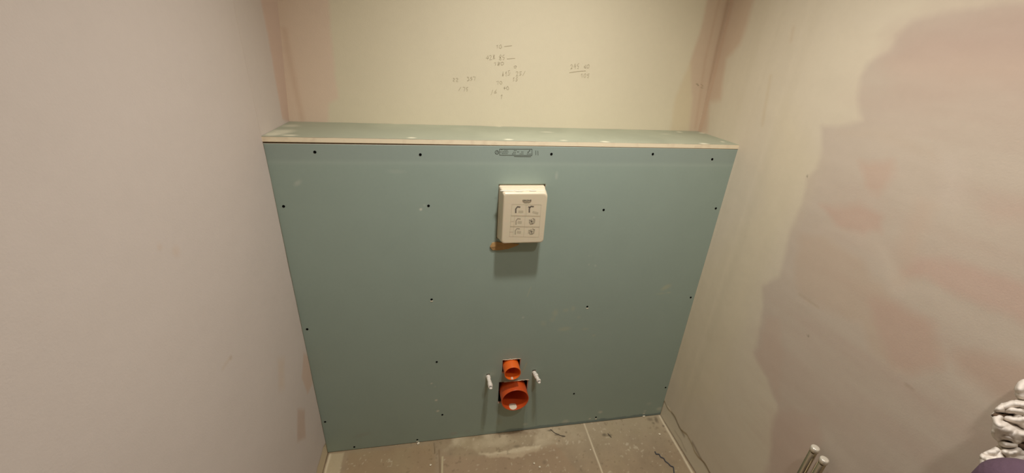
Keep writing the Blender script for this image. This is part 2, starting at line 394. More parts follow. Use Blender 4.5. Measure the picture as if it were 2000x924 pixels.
def paint_left(P):
    p = Paint(P, (200, 188, 178)); p.mottle(3, 0.03)
    near = np.clip(1 - (D - P[:, 0]) / 0.55, 0, 1)
    p.poly([lf(552, 234), lf(530, 110), lf(509, 0), lf(484, -140), (D + .05, 2.4), (D + .05, H - 0.02)], (198, 170, 150), 0.8, 0.006, 0.004)
    p.poly([lf(590, 690), lf(600, 700), lf(608, 750), lf(598, 770), lf(586, 740)], (196, 166, 142), 0.6, 0.006, 0.006)
    p.poly([lf(577, 800), lf(592, 800), lf(594, 855), lf(578, 862)], (184, 156, 136), 0.6, 0.008, 0.006)
    p.poly([lf(540, 700), lf(552, 700), lf(551, 760), lf(540, 762)], (200, 176, 152), 0.4, 0.012, 0.006)
    p.blob(lf(337, 490), 0.010, (196, 174, 154), 0.4); p.blob(lf(305, 483), 0.006, (196, 174, 154), 0.4)
    p.line([lf(430, 720), lf(446, 698)], 0.003, (190, 170, 148), 0.5, 0.004); p.blob(lf(446, 699), 0.005, (176, 156, 134), 0.45)
    e = skin_edge_l(P[:, 0])
    p.mix(np.clip((e - P[:, 1]) / 0.004, 0, 1) * 0.9, (208, 190, 156))
    return p.c
def place_left(P):
    e = skin_edge_l(P[:, 0]); t = np.clip((P[:, 1] - e) / 0.003, 0, 1)
    t = t * np.clip((-P[:, 0]) / 0.01 + 0.0, 0, 1) + (P[:, 0] > 0) * 0
    lean = np.clip((P[:, 1] - H) / 0.40, 0, 2) * 0.030 * np.clip((P[:, 0] - D + 0.06) / 0.06, 0, 1) ** 1.3
    return np.stack([0.005 * t + lean + 0.0012 * fbm(P[:, 0] + 4, P[:, 1], 6), P[:, 0], P[:, 1]], 1)
us = axis_steps(FRONT, D, -1.0, D, 0.005, 0.05)
vs = axis_steps(0.0, CEIL, 0.0, 1.9, 0.005, 0.05)
o = grid_surface('wall_left', us, vs, place_left, paint_left, M_WALL, flip=True); o['kind'] = 'structure'

# wall with the doorway behind the camera, and the ceiling
bm = bmesh.new()
box_bm((0, FRONT - 0.1, 0), (0.24, FRONT, CEIL), bm); box_bm((1.06, FRONT - 0.1, 0), (W, FRONT, CEIL), bm)
box_bm((0.24, FRONT - 0.1, 2.06), (1.06, FRONT, CEIL), bm)
o = obj('wall_front', bm, nmat('entrance_wall_plaster', (222, 206, 180), rough=0.8)); o['kind'] = 'structure'
o = obj('ceiling', box_bm((-0.02, FRONT - 0.1, CEIL), (W + 0.02, D + 0.02, CEIL + 0.05)), M_CEIL); o['kind'] = 'structure'

# ------------------------------------------------------------------ cistern boxing
boxing = thing('cistern_boxing', 'wide low wall of blue-green plasterboard with a ledge on top, boxing in the cistern', 'boxing', (W / 2, D / 2, 0))
OFF = Vector((-W / 2, -D / 2, 0))
def local(o):                                        # children keep room coordinates in their meshes
    o.location = OFF; return o
def fr(x, y): q = hit(x, y, 1, 0.0); return q[[0, 2]]
def topz(x): return H - TB - np.interp(x, [0, 0.35, 0.7, W], [0.0042, 0.0034, 0.0014, 0.0008])
c_small = fr(998.5, 716); c_big = fr(1001, 762)
SP = (0.7488, 0.3845); BP = (0.7665, 0.2420)         # centres of the two pipes
H_BOX = (0.6685, 0.8235, 0.9600, 1.1520)
H_SM = (fr(982, 703)[0], fr(1016.5, 703)[0], 0.3505, fr(998, 702)[1])
H_BG = (fr(974.5, 750)[0], fr(1031, 745)[0], 0.1840, fr(1000, 744.5)[1])
def slot(x, y, w, h): q = fr(x, y); return (q[0] - w / 2, q[0] + w / 2, q[1] - h, q[1])
H_L = slot(953.5, 731, 0.014, 0.026); H_R = slot(1043.5, 723, 0.014, 0.026)
HOLES = [H_BOX, H_SM, H_BG, H_L, H_R]
print('holes', HOLES)

def paint_front(P):
    p = Paint(P, (152, 168, 156))
    p.mottle(3, 0.03); p.mottle(16, 0.02); p.c = p.c * 1.03
    z = P[:, 1]; x = P[:, 0]
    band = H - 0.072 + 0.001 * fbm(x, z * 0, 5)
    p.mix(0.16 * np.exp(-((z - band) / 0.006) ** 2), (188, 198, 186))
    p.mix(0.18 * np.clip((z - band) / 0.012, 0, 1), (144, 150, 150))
    def sm(px, py, r, a, col=(196, 200, 184), s=(1, 1), ang=0, soft=None): p.blob(fr(px, py), r, col, a, soft, stretch=s, ang=ang)
    sm(582, 357, .006, .4, s=(2, 1), ang=.7); sm(775, 335, .012, .15, s=(2, .5)); sm(822, 409, .004, .8, (214, 214, 196)); sm(829, 401, .004, .3)
    sm(1087, 343, .008, .35, s=(.6, 1.4)); sm(1160, 425, .003, .4); sm(1150, 517, .003, .4); sm(1163, 519, .004, .4); sm(1150, 500, .003, .3)
    sm(1300, 562, .010, .45, (186, 184, 150), (2, 1), .5); sm(1290, 574, .006, .3, (186, 184, 150), (3, .6)); sm(1306, 572, .005, .4, (190, 188, 154), (2, .6))
    for q in [(1084, 612, .010, .35, (1, 1.5)), (1105, 607, .008, .3, (1.4, 1)), (1120, 603, .008, .35, (1, 1.4)), (1079, 624, .010, .25, (1, 1)), (1102, 643, .012, .4, (1.8, .8)),
              (1130, 620, .007, .25, (1, 1)), (1143, 643, .008, .3, (1.6, .7)), (1160, 656, .006, .35, (1, 1)), (1060, 632, .010, .25, (1, 1))]: sm(q[0], q[1], q[2], q[3], (184, 184, 154), q[4])
    p.line([fr(1037, 561), fr(1030, 579)], .0012, (194, 190, 156), .5, .0015); sm(1021, 620, .004, .5); sm(994, 607, .003, .3)
    sm(705, 850, .014, .35, (150, 152, 140), (2.2, .7), .2); sm(886, 847, .010, .5, (160, 156, 144), (1.6, 1)); sm(913, 843, .010, .3, (150, 150, 140)); sm(975, 824, .012, .3, (160, 158, 130), (1, 1.4))
    for q in [(843, 749, .003, .8), (852, 782, .004, .95), (855, 803, .0045, .8), (850, 755, .002, .5), (1172, 805, .008, .45), (1152, 818, .004, .8), (1258, 808, .004, .9), (1260, 803, .005, .4),
              (1288, 798, .010, .4), (1268, 788, .010, .15), (1105, 823, .012, .35), (1026, 828, .008, .3)]: sm(*q[:4], (214, 210, 190), (1.3, 1))
    # plaster smeared around the two bolts, bolt shadows painted as dark stripes under them
    sm(964, 729, .016, .30, (178, 182, 162), (1, 1.2)); sm(950, 735, .014, .35, (190, 192, 176), (.9, 1.2)); sm(1041, 729, .008, .5, (200, 196, 176), (.9, 1.4))
    p.line([fr(1028.5, 709), fr(1021, 727)], .0016, (184, 178, 134), .7, .0015, .001)
    for xx in (945, 1046, 973, 1027): p.line([fr(xx, 770), fr(xx + 1, 830)], .003, (112, 124, 116), .3, .006, .002)
    sm(984, 728, .004, .6, (196, 190, 170)); sm(1067, 362, .003, .3)
    # darker blue-grey stripe along the bottom edge
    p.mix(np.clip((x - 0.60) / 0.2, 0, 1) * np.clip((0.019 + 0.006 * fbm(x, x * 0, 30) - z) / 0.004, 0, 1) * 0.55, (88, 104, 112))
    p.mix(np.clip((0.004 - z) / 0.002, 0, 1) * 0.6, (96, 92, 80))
    p.mix(0.5 * np.clip((0.0035 - np.minimum(x, W - x)) / 0.002, 0, 1), (176, 166, 140))
    return p.c
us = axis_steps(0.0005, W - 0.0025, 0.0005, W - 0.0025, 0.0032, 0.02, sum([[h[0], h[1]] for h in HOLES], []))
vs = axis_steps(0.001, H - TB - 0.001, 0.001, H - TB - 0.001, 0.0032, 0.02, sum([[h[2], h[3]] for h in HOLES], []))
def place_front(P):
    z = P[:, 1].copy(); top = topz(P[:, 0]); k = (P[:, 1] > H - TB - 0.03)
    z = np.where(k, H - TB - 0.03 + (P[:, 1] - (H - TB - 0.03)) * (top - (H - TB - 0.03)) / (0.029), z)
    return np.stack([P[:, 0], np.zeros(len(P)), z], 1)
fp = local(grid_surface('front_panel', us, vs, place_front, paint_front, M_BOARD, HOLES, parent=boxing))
fp.data.materials.append(M_CORE)
sm = fp.modifiers.new('thickness', 'SOLIDIFY'); sm.thickness = 0.0125; sm.offset = -1; sm.use_rim = True; sm.material_offset_rim = 1

# ledge board: top face, cut front edge and underside in one sheet
def paint_top(P):
    p = Paint(P, (155, 158, 136)); p.mottle(5, 0.05); p.mottle(25, 0.03)
    v = P[:, 1]                                        # v: distance over the sheet, 0..D on top, then down the edge
    def tp(x, y): q = hit(x, y, 2, H); return (q[0], D - q[1])
    p.mix(0.35 * np.clip(fbm(P[:, 0], v, 6) + .2, 0, 1), (196, 198, 172))
    for (x, y, r, a, s) in [(804, 269, .007, .9, (1.6, 1)), (993, 272, .008, .9, (1.5, 1)), (1181, 277, .008, .85, (1.6, 1)), (1375, 281, .012, .85, (1.2, 1)), (1373, 260, .009, .7, (1.5, 1)),
                            (1327, 258, .008, .7, (1.3, 1)), (1411, 277, .007, .7, (1, 1)), (567, 264, .010, .8, (1.8, .8)), (975, 247, .007, .7, (1.5, 1)), (775, 242, .007, .5, (2, 1)),
                            (548, 258, .025, .45, (1, 1.4)), (565, 246, .022, .3, (1, 1)), (1100, 274, .008, .5, (1.5, 1)), (530, 262, .02, .4, (1, 1)), (1068, 258, .007, .4, (3, 1)), (1300, 262, .006, .3, (3, 1)), (1430, 286, .02, .5, (1, 1))]:
        p.blob(tp(x, y), r, (232, 226, 200), a, stretch=s)
    for (x, y) in [(804, 269)]: p.blob(tp(x, y), .0022, (150, 142, 112), .8)
    e = D + 0.0005
    p.mix(np.clip((v - e) / 0.0008, 0, 1), (246, 232, 200))
    ragged = e + 0.0004 + 0.0012 * np.clip(fbm(P[:, 0], v * 0, 18), 0, 1)
    p.mix(np.clip(1 - np.abs(v - ragged) / 0.0006, 0, 1) * np.clip(fbm(P[:, 0] + 9, v * 0, 12) * 2 + .7, 0, 1) * .8, (120, 104, 74))
    p.mix(np.clip((v - (D + TB - 0.0012)) / 0.001, 0, 1) * .5, (196, 176, 132))
    p.mix(np.clip(fbm(P[:, 0], v, 60) - .1, 0, 1) * (v > e) * .5, (204, 180, 150))
    return p.c
us = axis_steps(0.0005, W - 0.0005, 0.0005, W - 0.0005, 0.005, 0.05)
vs = np.unique(np.concatenate([np.linspace(0, D, 56), D + np.array([.0006, .0012, .0018, .0026]), np.linspace(D + .0034, D + TB, 8), D + TB + np.array([.004, .03, D - .01])]))
def place_top(P):
    v = P[:, 1]; y = np.where(v < D, D - v, 0.0); z = np.where(v < D, H, H - np.minimum(v - D, TB))
    y = np.where(v > D + TB, v - D - TB, y); z = np.where(v > D + TB, H - TB, z)
    w = 0.0012 * fbm(P[:, 0], P[:, 0] * 0 + 2, 7)
    return np.stack([P[:, 0], y - 0.0005, z + w * (v < D + .002)], 1)
tpn = local(grid_surface('ledge_panel', us, vs, place_top, paint_top, M_BOARD, flip=True, parent=boxing))

# steel stud frame inside, seen only as darkness through the holes
bm = bmesh.new()
for x in (0.03, 0.36, 0.98, 1.44): box_bm((x, 0.014, 0.0), (x + 0.03, 0.064, H - TB - 0.03), bm)
box_bm((0.03, 0.0135, H - TB - 0.030), (1.47, 0.0535, H - TB - 0.0008), bm)
local(obj('stud_frame', bm, M_DARK, boxing))

def screw_bm():
    bm = bmesh.new(); R = 0.0042; n = 16
    prof = [(R, 0.0), (R * 0.95, -0.0005), (R * 0.6, -0.0008), (R * 0.3, -0.0009)]
    rings = [[bm.verts.new((r * math.cos(2 * math.pi * k / n), y, r * math.sin(2 * math.pi * k / n))) for k in range(n)] for r, y in prof]
    for a, b in zip(rings[:-1], rings[1:]):
        for k in range(n): bm.faces.new((a[k], a[(k + 1) % n], b[(k + 1) % n], b[k]))
    bm.faces.new(rings[-1]); return bm
SCREWS = [(615, 297), (821, 302), (1077, 301), (1275, 301), (1391, 311), (554, 403), (837, 402), (1179, 410), (1398, 407), (843, 585), (1147, 599), (1349, 581),
          (600, 643), (853, 707), (1121, 769), (1300, 757), (635, 824), (864, 810), (692, 873), (815, 859), (1164, 815)]
s0 = None
for q in SCREWS:
    c = fr(*q)
    if s0 is None: s0 = obj('screw', screw_bm(), M_BLACK, boxing); s = s0
    else: s = s0.copy(); COL.objects.link(s); s.parent = boxing
    s.location = Vector((c[0], -0.0002, c[1])) + OFF
for q in [(843, 588), (815, 862), (1147, 602), (1164, 818)]:              # plaster torn up round a screw head
    c = fr(*q); bm = bmesh.new()
    bmesh.ops.create_icosphere(bm, subdivisions=2, radius=0.0032)
    for v in bm.verts: v.co = Vector((v.co.x * 1.5, v.co.y * 0.3, v.co.z * 0.6)) * (1 + 0.2 * random.Random(int(v.co.x * 1e5)).random())
    t = obj('torn_gypsum', bm, M_CRUMB, boxing); t.location = Vector((c[0], -0.0002, c[1] - 0.0005)) + OFF

# ink stamp on the board
st = []; bx0, bx1, y0, y1 = 976, 1039, 291, 303
cc = [(970.5 + 3.6 * math.cos(t), 297.5 + 3.6 * math.sin(t)) for t in np.linspace(0, 2 * math.pi, 14)]
st.append([fr(*q) for q in cc]); st.append([fr(968.5, 300), fr(971, 295), fr(973, 299.5)])
st += [[fr(bx0, y0), fr(bx1, y0 + .3)], [fr(bx1, y0), fr(bx1, y1 + .5)], [fr(bx0, y1), fr(bx1, y1 + .8)], [fr(bx0, y0), fr(bx0, y1)], [fr(1004, 305.5), fr(1037, 306)]]
rr = random.Random(4)
for yy, a, b in [(293.5, 984, 992), (296.5, 977, 993), (299.8, 980, 992), (294, 1004, 1009), (300.5, 1000, 1008), (297.5, 1002, 1008), (296.5, 1010, 1014), (300.6, 1015, 1023), (296.8, 1018, 1023),
                 (300.8, 1029, 1038), (297, 1030, 1032), (294.5, 1033, 1036), (292.5, 979, 982)]:
    x = a
    while x < b: w = rr.uniform(1.2, 3); st.append([fr(x, yy), fr(min(x + w, b), yy)]); x += w + .7
st += [[fr(1046.5, 294), fr(1046.5, 303)], [fr(1050.5, 294.5), fr(1051, 303.5)], [fr(1031, 299), fr(1035, 293)]]
bm = ribbon_bm(st, lambda q: (q[0], -0.0004, q[1]), 0.0016)
t = local(obj('printed_stamp', bm, M_STAMP, boxing)); t['label'] = 'dark grey ink stamp near the top edge'

# torn brown paper beside the flush box
bm = bmesh.new(); pts = [(957, 481), (961, 474), (970, 472), (980, 473), (1014, 476), (1010, 479), (992, 485), (975, 488), (962, 488)]
fv = [bm.verts.new((*[fr(*q)[0]], -0.0035 - 0.002 * (k % 3 == 0), fr(*q)[1])) for k, q in enumerate(pts)]
bv = [bm.verts.new((v.co.x, -0.0002, v.co.z)) for v in fv]
ctr = bm.verts.new((fr(985, 479)[0], -0.006, fr(985, 479)[1]))
for k in range(len(fv)):
    n = (k + 1) % len(fv); bm.faces.new((fv[k], fv[n], ctr)); bm.faces.new((fv[k], bv[k], bv[n], fv[n]))
bm.faces.new(bv[::-1])
t = local(obj('torn_paper', bm, M_BROWN, boxing)); t['label'] = 'brown paper torn up at the cutout'
# chipped paper lips round the pipe cutouts
for (a, b, z) in [(H_SM[0] - .001, H_SM[1] + .001, H_SM[3]), (H_BG[0] + .02, H_BG[1] + .004, H_BG[3])]:
    bm = bmesh.new(); n = 14; prev = None; r2 = random.Random(int(a * 1e4))
    pp = [(a + (b - a) * k / n, -0.0012 - 0.0012 * r2.random(), z + 0.0006 + 0.0014 * r2.random()) for k in range(n + 1)]
    t = local(obj('torn_edge', tube_bm(pp, [0.0007 + 0.0009 * r2.random() for _ in pp], 6, bm), M_CORE, boxing))

# ------------------------------------------------------------------ flush box
fx0, fx1, fz0, fz1, fd = 0.680, 0.8205, 0.9655, 1.1385, 0.050
flush = thing('flush_box', 'cream plastic flush valve box with printed diagrams sticking out of the plasterboard', 'flush box', ((fx0 + fx1) / 2, 0, fz0))
FO = Vector((-(fx0 + fx1) / 2, 0, -fz0))
def floc(o): o.location = FO; return o
def rrect(x0, x1, z0, z1, r, y, n=5):
    out = []
    for (cx, cz, a0, rr_) in ((x1 - r[0], z1 - r[0], 0, r[0]), (x0 + r[1], z1 - r[1], 90, r[1]), (x0 + r[2], z0 + r[2], 180, r[2]), (x1 - r[3], z0 + r[3], 270, r[3])):
        for k in range(n + 1):
            a = math.radians(a0 + 90 * k / n); out.append((cx + rr_ * math.cos(a), y, cz + rr_ * math.sin(a)))
    return out
bm = bmesh.new()
secs = [rrect(0.6695, 0.8205, 0.9625, 1.1495, (.004,) * 4, 0.030), rrect(0.6695, 0.8205, 0.9625, 1.1495, (.005,) * 4, -0.004),
        rrect(0.6715, 0.8203, 0.9630, 1.1480, (.006, .006, .008, .008), -0.012), rrect(0.6717, 0.8200, 0.9632, 1.1465, (.006, .006, .008, .008), -0.0125),
        rrect(0.6735, 0.8202, 0.9638, 1.1440, (.009, .006, .009, .009), -0.030), rrect(0.677, 0.8203, 0.9645, 1.1405, (.014, .007, .010, .010), -0.0465),
        rrect(0.679, 0.8190, 0.9660, 1.1380, (.015, .008, .011, .011), -0.0495), rrect(0.682, 0.8165, 0.9685, 1.1350, (.015, .008, .011, .011), -0.0503)]
rings = [[bm.verts.new(p) for p in s] for s in secs]
for a, b in zip(rings[:-1], rings[1:]):
    for k in range(len(a)): bm.faces.new((a[k], a[(k + 1) % len(a)], b[(k + 1) % len(a)], b[k]))
bm.faces.new(rings[-1]); bm.faces.new(rings[0][::-1])
shell = floc(obj('shell', bm, M_PLASTIC, flush))
YF = -0.0507
def fb(x, y): q = hit(x, y, 1, -0.0503); return q[[0, 2]]
# plaster dabs along the top of the box
bm = bmesh.new(); r3 = random.Random(11)
for k in range(9):
    mtx = Matrix.Translation((0.683 + 0.015 * k, -0.030 - 0.012 * r3.random(), 1.1428 + 0.001 * r3.random())) @ Matrix.Diagonal((3.2, 0.7, 0.22, 1))
    bmesh.ops.create_icosphere(bm, subdivisions=2, radius=0.0035 + 0.002 * r3.random(), matrix=mtx)
t = floc(obj('plaster_dab', bm, M_TAPE, flush, True)); t['label'] = 'white plaster splashes along its top'
# printed panel
def rb(name, strokes, w, mat, lab=None, y=YF):
    t = floc(obj(name, ribbon_bm(strokes, lambda q: (q[0], y, q[1]), w), mat, flush))
    if lab: t['label'] = lab
    return t
def B(u, v):                                            # u 0..1 across the diagram grid, v 0..1 downwards
    a = np.array(fb(1000, 399)); b = np.array(fb(1057, 400)); c = np.array(fb(995, 462)); d = np.array(fb(1052, 463))
    return (a * (1 - u) + b * u) * (1 - v) + (c * (1 - u) + d * u) * v
gl = [[B(0, 0), B(1, 0)], [B(0, 1), B(1, 1)], [B(0, 0), B(0, 1)], [B(1, 0), B(1, 1)], [B(.48, 0), B(.48, .33)], [B(0, .335), B(1, .335)], [B(0, .67), B(1, .67)],
      [B(.48, .335), B(.48, 1)], [B(.52, .0), B(.52, .33)], [B(.0, .355), B(1, .355)], [B(.0, .69), B(1, .69)], [B(.12, .36), B(.12, 1)], [B(0, .52), B(.12, .52)], [B(0, .85), B(.12, .85)]]
rb('diagram_frame', gl, 0.0008, M_PRINT2)
def icon(u, v, kind):
    s = []
    def q(du, dv): return B(u + du, v + dv)
    if kind < 3:
        s.append([q(-.09, .10), q(-.10, -.02), q(-.05, -.09), q(.05, -.08)])
    else:
        s += [[q(-.10, -.04), q(0, .02), q(.10, -.03), q(.06, .08), q(-.04, .10), q(-.08, .02)], [q(-.03, -.06), q(.02, .09)], [q(.02, -.08), q(.11, -.05)]]
    return s
def draw_icon(u, v, kind, w, mat, wash, lab, extra=()):
    bm = ribbon_bm(icon(u, v, kind) + [list(e) for e in extra], lambda q: (q[0], YF, q[1]), w); nf = len(bm.faces)
    for st in wash:
        p0, p1 = B(u + st[0], v + st[1]), B(u + st[2], v + st[3]); ribbon_bm([[p0, p1]], lambda q: (q[0], YF + 0.00015, q[1]), st[4], bm)
    bm.faces.ensure_lookup_table()
    for k in range(nf, len(bm.faces)): bm.faces[k].material_index = 1
    t = floc(obj('diagram_icon', bm, [mat, M_PRINT2], flush)); t['label'] = lab
draw_icon(.24, .16, 0, .0044, M_PRINT, [(.0, .06, .16, .06, .008)], 'dark grey drawing, top left of the six')
draw_icon(.70, .14, 0, .0044, M_PRINT, [(.02, .08, .22, .12, .007)], 'dark grey drawing, top right of the six', [[B(.56, .07), B(.62, .08)]])
draw_icon(.28, .52, 1, .0028, M_PRINT3, [(-.04, .02, .10, .03, .009)], 'mid grey drawing, middle left of the six')
draw_icon(.72, .50, 3, .0030, M_PRINT3, [(-.10, .02, .12, .02, .011)], 'round mid grey drawing, middle right of the six')
draw_icon(.28, .83, 1, .0026, M_PRINT3, [(-.04, .02, .10, .03, .009)], 'mid grey drawing, bottom left of the six')
draw_icon(.74, .82, 3, .0026, M_PRINT3, [(-.12, .02, .10, .02, .012)], 'round mid grey drawing, bottom right of the six')
# maker's mark: lettering over three wave lines
cu = bpy.data.curves.new('mark', 'FONT'); cu.body = 'GROHE'; cu.size = 0.0085; cu.align_x = 'CENTER'; cu.extrude = 0.0001; cu.offset = 0.0003
to = bpy.data.objects.new('mark', cu); COL.objects.link(to); bpy.context.view_layer.update()
me = bpy.data.meshes.new_from_object(to.evaluated_get(bpy.context.evaluated_depsgraph_get())); COL.objects.unlink(to); bpy.data.objects.remove(to)
c = fb(1029, 393)
me.transform(Matrix.Translation((c[0], YF, c[1])) @ Matrix.Rotation(math.radians(90), 4, 'X') @ Matrix.Diagonal((1.0, 0.85, 1, 1))); me.materials.clear(); me.materials.append(M_PRINT)
t = floc(link('maker_lettering', me, flush))
wv = []
for k, (hw, dz) in enumerate([(13.5, 1.4), (11.5, 2.9), (8.5, 4.3)]):
    wv.append([(c[0] + x * hw * 0.00105, c[1] - dz * 0.0014 + 0.0004 * math.sin(x * 6)) for x in np.linspace(-1, 1, 16)])
rb('maker_waves', wv, 0.0011, M_PRINT3)

# ------------------------------------------------------------------ the two orange pipes
def pipe(name, label, cx, cz, ro, th, depth, mat, sag=0.0, skew=0.0):
    o = thing(name, label, 'pipe', (cx, 0.0, cz))
    bm = bmesh.new(); n = 56
    prof = [(ro - 0.001, 0.14), (ro, 0.139), (ro, -depth + 0.0012), (ro - 0.0006, -depth), (ro - th + 0.0006, -depth), (ro - th, -depth + 0.0012), (ro - th, 0.02), (ro - th - 0.004, 0.024), (ro - th - 0.004, 0.135)]
    rings = []
    for r, y in prof:
        dx = skew * (-y); dz = -sag * (-y)
        rings.append([bm.verts.new((dx + r * math.cos(2 * math.pi * k / n), y, dz + r * math.sin(2 * math.pi * k / n))) for k in range(n)])
    for a, b in zip(rings[:-1], rings[1:]):
        for k in range(n): bm.faces.new((a[k], a[(k + 1) % n], b[(k + 1) % n], b[k]))
    bm.faces.new(rings[-1]); bm.faces.new(rings[0])
    b = obj('pipe_body', bm, mat, o, True)
    return o
pipe('flush_pipe', 'small bright orange flush pipe stub, above the big one', SP[0], SP[1], 0.0330, 0.0022, 0.042, M_ORANGE)
pipe('waste_pipe', 'large deep orange waste pipe stub near the floor, below the small one', BP[0], BP[1], 0.0570, 0.0030, 0.046, M_ORANGE2)
# plaster dropped into the mouths of the pipes
def splash(name, label, cx, cz, r, y0, y1, hw, seed):
    bm = bmesh.new(); nu, nv = 14, 12; g = []
    rs = random.Random(seed)
    for i in range(nu + 1):
        t = i / nu; y = y0 + (y1 - y0) * t; wd = hw * math.sqrt(max(0.02, 1 - (2 * t - 1) ** 4)) * (1 + 0.08 * rs.random())
        row = []
        for j in range(nv + 1):
            s = -1 + 2 * j / nv; a = -math.pi / 2 + (s * wd) / r
            h = 0.0042 * max(0, 1 - s * s) * math.sqrt(max(0, 1 - (2 * t - 1) ** 2)) * (1 + 0.25 * rs.random()) + 0.0001
            row.append(bm.verts.new((cx + (r - h) * math.cos(a), y, cz + (r - h) * math.sin(a))))
        g.append(row)
    for i in range(nu):
        for j in range(nv): bm.faces.new((g[i][j], g[i + 1][j], g[i + 1][j + 1], g[i][j + 1]))
    return tag(obj(name, bm, M_CRUMB, None, True), label, 'plaster')
splash('plaster_splash', 'cream plaster lying inside the mouth of the large orange pipe', BP[0] - 0.006, BP[1], 0.0539, -0.0445, -0.012, 0.0170, 2)
splash('plaster_splash', 'tiny plaster speck inside the mouth of the small orange pipe', SP[0], SP[1], 0.0307, -0.0405, -0.029, 0.0045, 3)

# ------------------------------------------------------------------ fixing bolts wrapped in white tape
def bolt(hole, label, dx, dz, ln, seed):
    cx = (hole[0] + hole[1]) / 2; cz = (hole[2] + hole[3]) / 2
    o = thing('threaded_bolt', label, 'bolt', (cx, 0, cz))
    P = [Vector((0, 0.06, 0)), Vector((0, 0, 0)), Vector((dx * .5, -ln * .5, dz * .5)), Vector((dx, -ln, dz))]
    bm = tube_bm(P, 0.0052, 14); obj('rod', bm, M_STEEL, o, True)
    rs = random.Random(seed); n = 26; pts = []; rad = []
    for k in range(n + 1):
        t = k / n; q = Vector((dx * t, 0.006 - (ln + 0.003) * t, dz * t)); q += Vector((rs.uniform(-1, 1), 0, rs.uniform(-1, 1))) * 0.0007
        pts.append(q); rad.append(0.0078 + 0.0010 * math.sin(t * 8 + seed) + 0.0006 * rs.random() + 0.0005 * t)
    rad[0] = 0.0045; rad[-1] = 0.0055
    bm = tube_bm(pts, rad, 14)
    for v in bm.verts: v.co += Vector((rs.uniform(-1, 1), rs.uniform(-1, 1), rs.uniform(-1, 1))) * 0.0007
    w = obj('tape_wrap', bm, M_TAPE, o, True); w['label'] = 'lumpy white tape wound round the rod'
    bm = bmesh.new(); bmesh.ops.create_icosphere(bm, subdivisions=3, radius=0.006)
    for v in bm.verts: v.co = v.co * (0.8 + 0.5 * rs.random()); v.co.z *= .6; v.co += Vector((dx, -ln, dz - 0.001))
    obj('tape_end', bm, M_TAPE, o, True)
bolt(H_L, 'white taped bolt sticking out left of the orange pipes', 0.004, -0.004, 0.056, 1)
bolt(H_R, 'white taped bolt sticking out right of the orange pipes', 0.010, -0.002, 0.052, 5)

# ------------------------------------------------------------------ capped pipes by the right wall
XP = W - 0.034
def capped(px, py, label, seed, ztop=None):
    q = hit(px, py, 0, XP); r = 0.0100; z = q[2]
    o = thing('water_pipe', label, 'pipe', (XP, q[1], 0), 'pair of capped chrome pipes beside the right wall')
    obj('pipe_body', tube_bm([(0, 0, 0), (0, 0, 0.2), (0, 0, z - 0.02)], r * 0.90, 28), M_CHROME, o, True)
    bm = bmesh.new(); n = 28
    prof = [(r * 0.92, z - 0.015), (r * 1.04, z - 0.014), (r * 1.04, z - 0.003), (r * 0.95, z - 0.0008), (r * 0.8, z)]
    rings = [[bm.verts.new((a * math.cos(2 * math.pi * k / n), a * math.sin(2 * math.pi * k / n), h)) for k in range(n)] for a, h in prof]
    for a, b in zip(rings[:-1], rings[1:]):
        for k in range(n): bm.faces.new((a[k], a[(k + 1) % n], b[(k + 1) % n], b[k]))
    bm.faces.new(rings[-1])
    c = obj('end_cap', bm, M_CAP, o, True); c['label'] = 'bright pale cap'
    bm = bmesh.new(); zc = 0.30
    bmesh.ops.create_cone(bm, cap_ends=True, segments=28, radius1=r + .004, radius2=r + .004, depth=0.014, matrix=Matrix.Translation((0, 0, zc)))
    box_bm((0.008, -0.006, zc - 0.006), (0.0315, 0.006, zc + 0.006), bm)
    obj('wall_clip', bm, M_STEEL, o)
capped(1593.5, 873.5, 'chrome pipe with pale cap by the right wall, left and farther of the pair', 1)
capped(1611, 896, 'chrome pipe with pale cap by the right wall, right and nearer of the pair', 2)

# ------------------------------------------------------------------ purple sack with a crumpled white bag on it
def at_depth(x, y, t):
    d = FX + RX * (x - 1000) / F_PX - UX * (y - 462) / F_PX
    return Vector(CAM + d * t)
def noise3(v, s, k=0): 
    from mathutils import noise as N
    return N.noise(Vector(v) * s + Vector((k * 3.1, k * 1.7, k * 5.3)))
sc = at_depth(2016, 985, 0.555)                        # middle of the sack's crown
sx, sy = sc.x, sc.y; sr = 0.057; stop = sc.z + sr * 0.95
bm = bmesh.new(); n = 48; rings = []
prof = [(0.0, 2.3), (0.03, 2.55), (0.35, 2.5), (0.62, 2.2), (0.76, 1.7), (0.84, 1.2), (0.90, 1.02)]
hs = (sr * 0.95) / stop
for k in range(1, 9): prof.append((1 - hs * (1 - math.sin(k * math.pi / 17)) , 1.0 * math.cos(k * math.pi / 17) + 0.005))
prof = [q for q in prof if q[0] < 1] + [(1.0, 0.06)]
pp = []
for k in range(len(prof) - 1):
    for t in (0, .25, .5, .75): pp.append((prof[k][0] * (1 - t) + prof[k + 1][0] * t, prof[k][1] * (1 - t) + prof[k + 1][1] * t))
pp.append(prof[-1][:2])
for h, r in pp:
    ring = []
    for k in range(n):
        a = 2 * math.pi * k / n; q = Vector((math.cos(a), math.sin(a), h * 4))
        rr_ = sr * r * (1 + 0.05 * noise3(q, 1.3) + 0.025 * noise3(q, 4, 2)); ring.append(bm.verts.new((rr_ * math.cos(a), rr_ * math.sin(a), h * stop)))
    rings.append(ring)
for a, b in zip(rings[:-1], rings[1:]):
    for k in range(n): bm.faces.new((a[k], a[(k + 1) % n], b[(k + 1) % n], b[k]))
bm.faces.new(rings[0]); bm.faces.new(rings[-1])
sack = obj('purple_sack', bm, M_PURPLE, None, True); sack.location = (sx, sy, 0)
tag(sack, 'rounded purple fabric sack at the bottom right corner under the white plastic', 'sack')

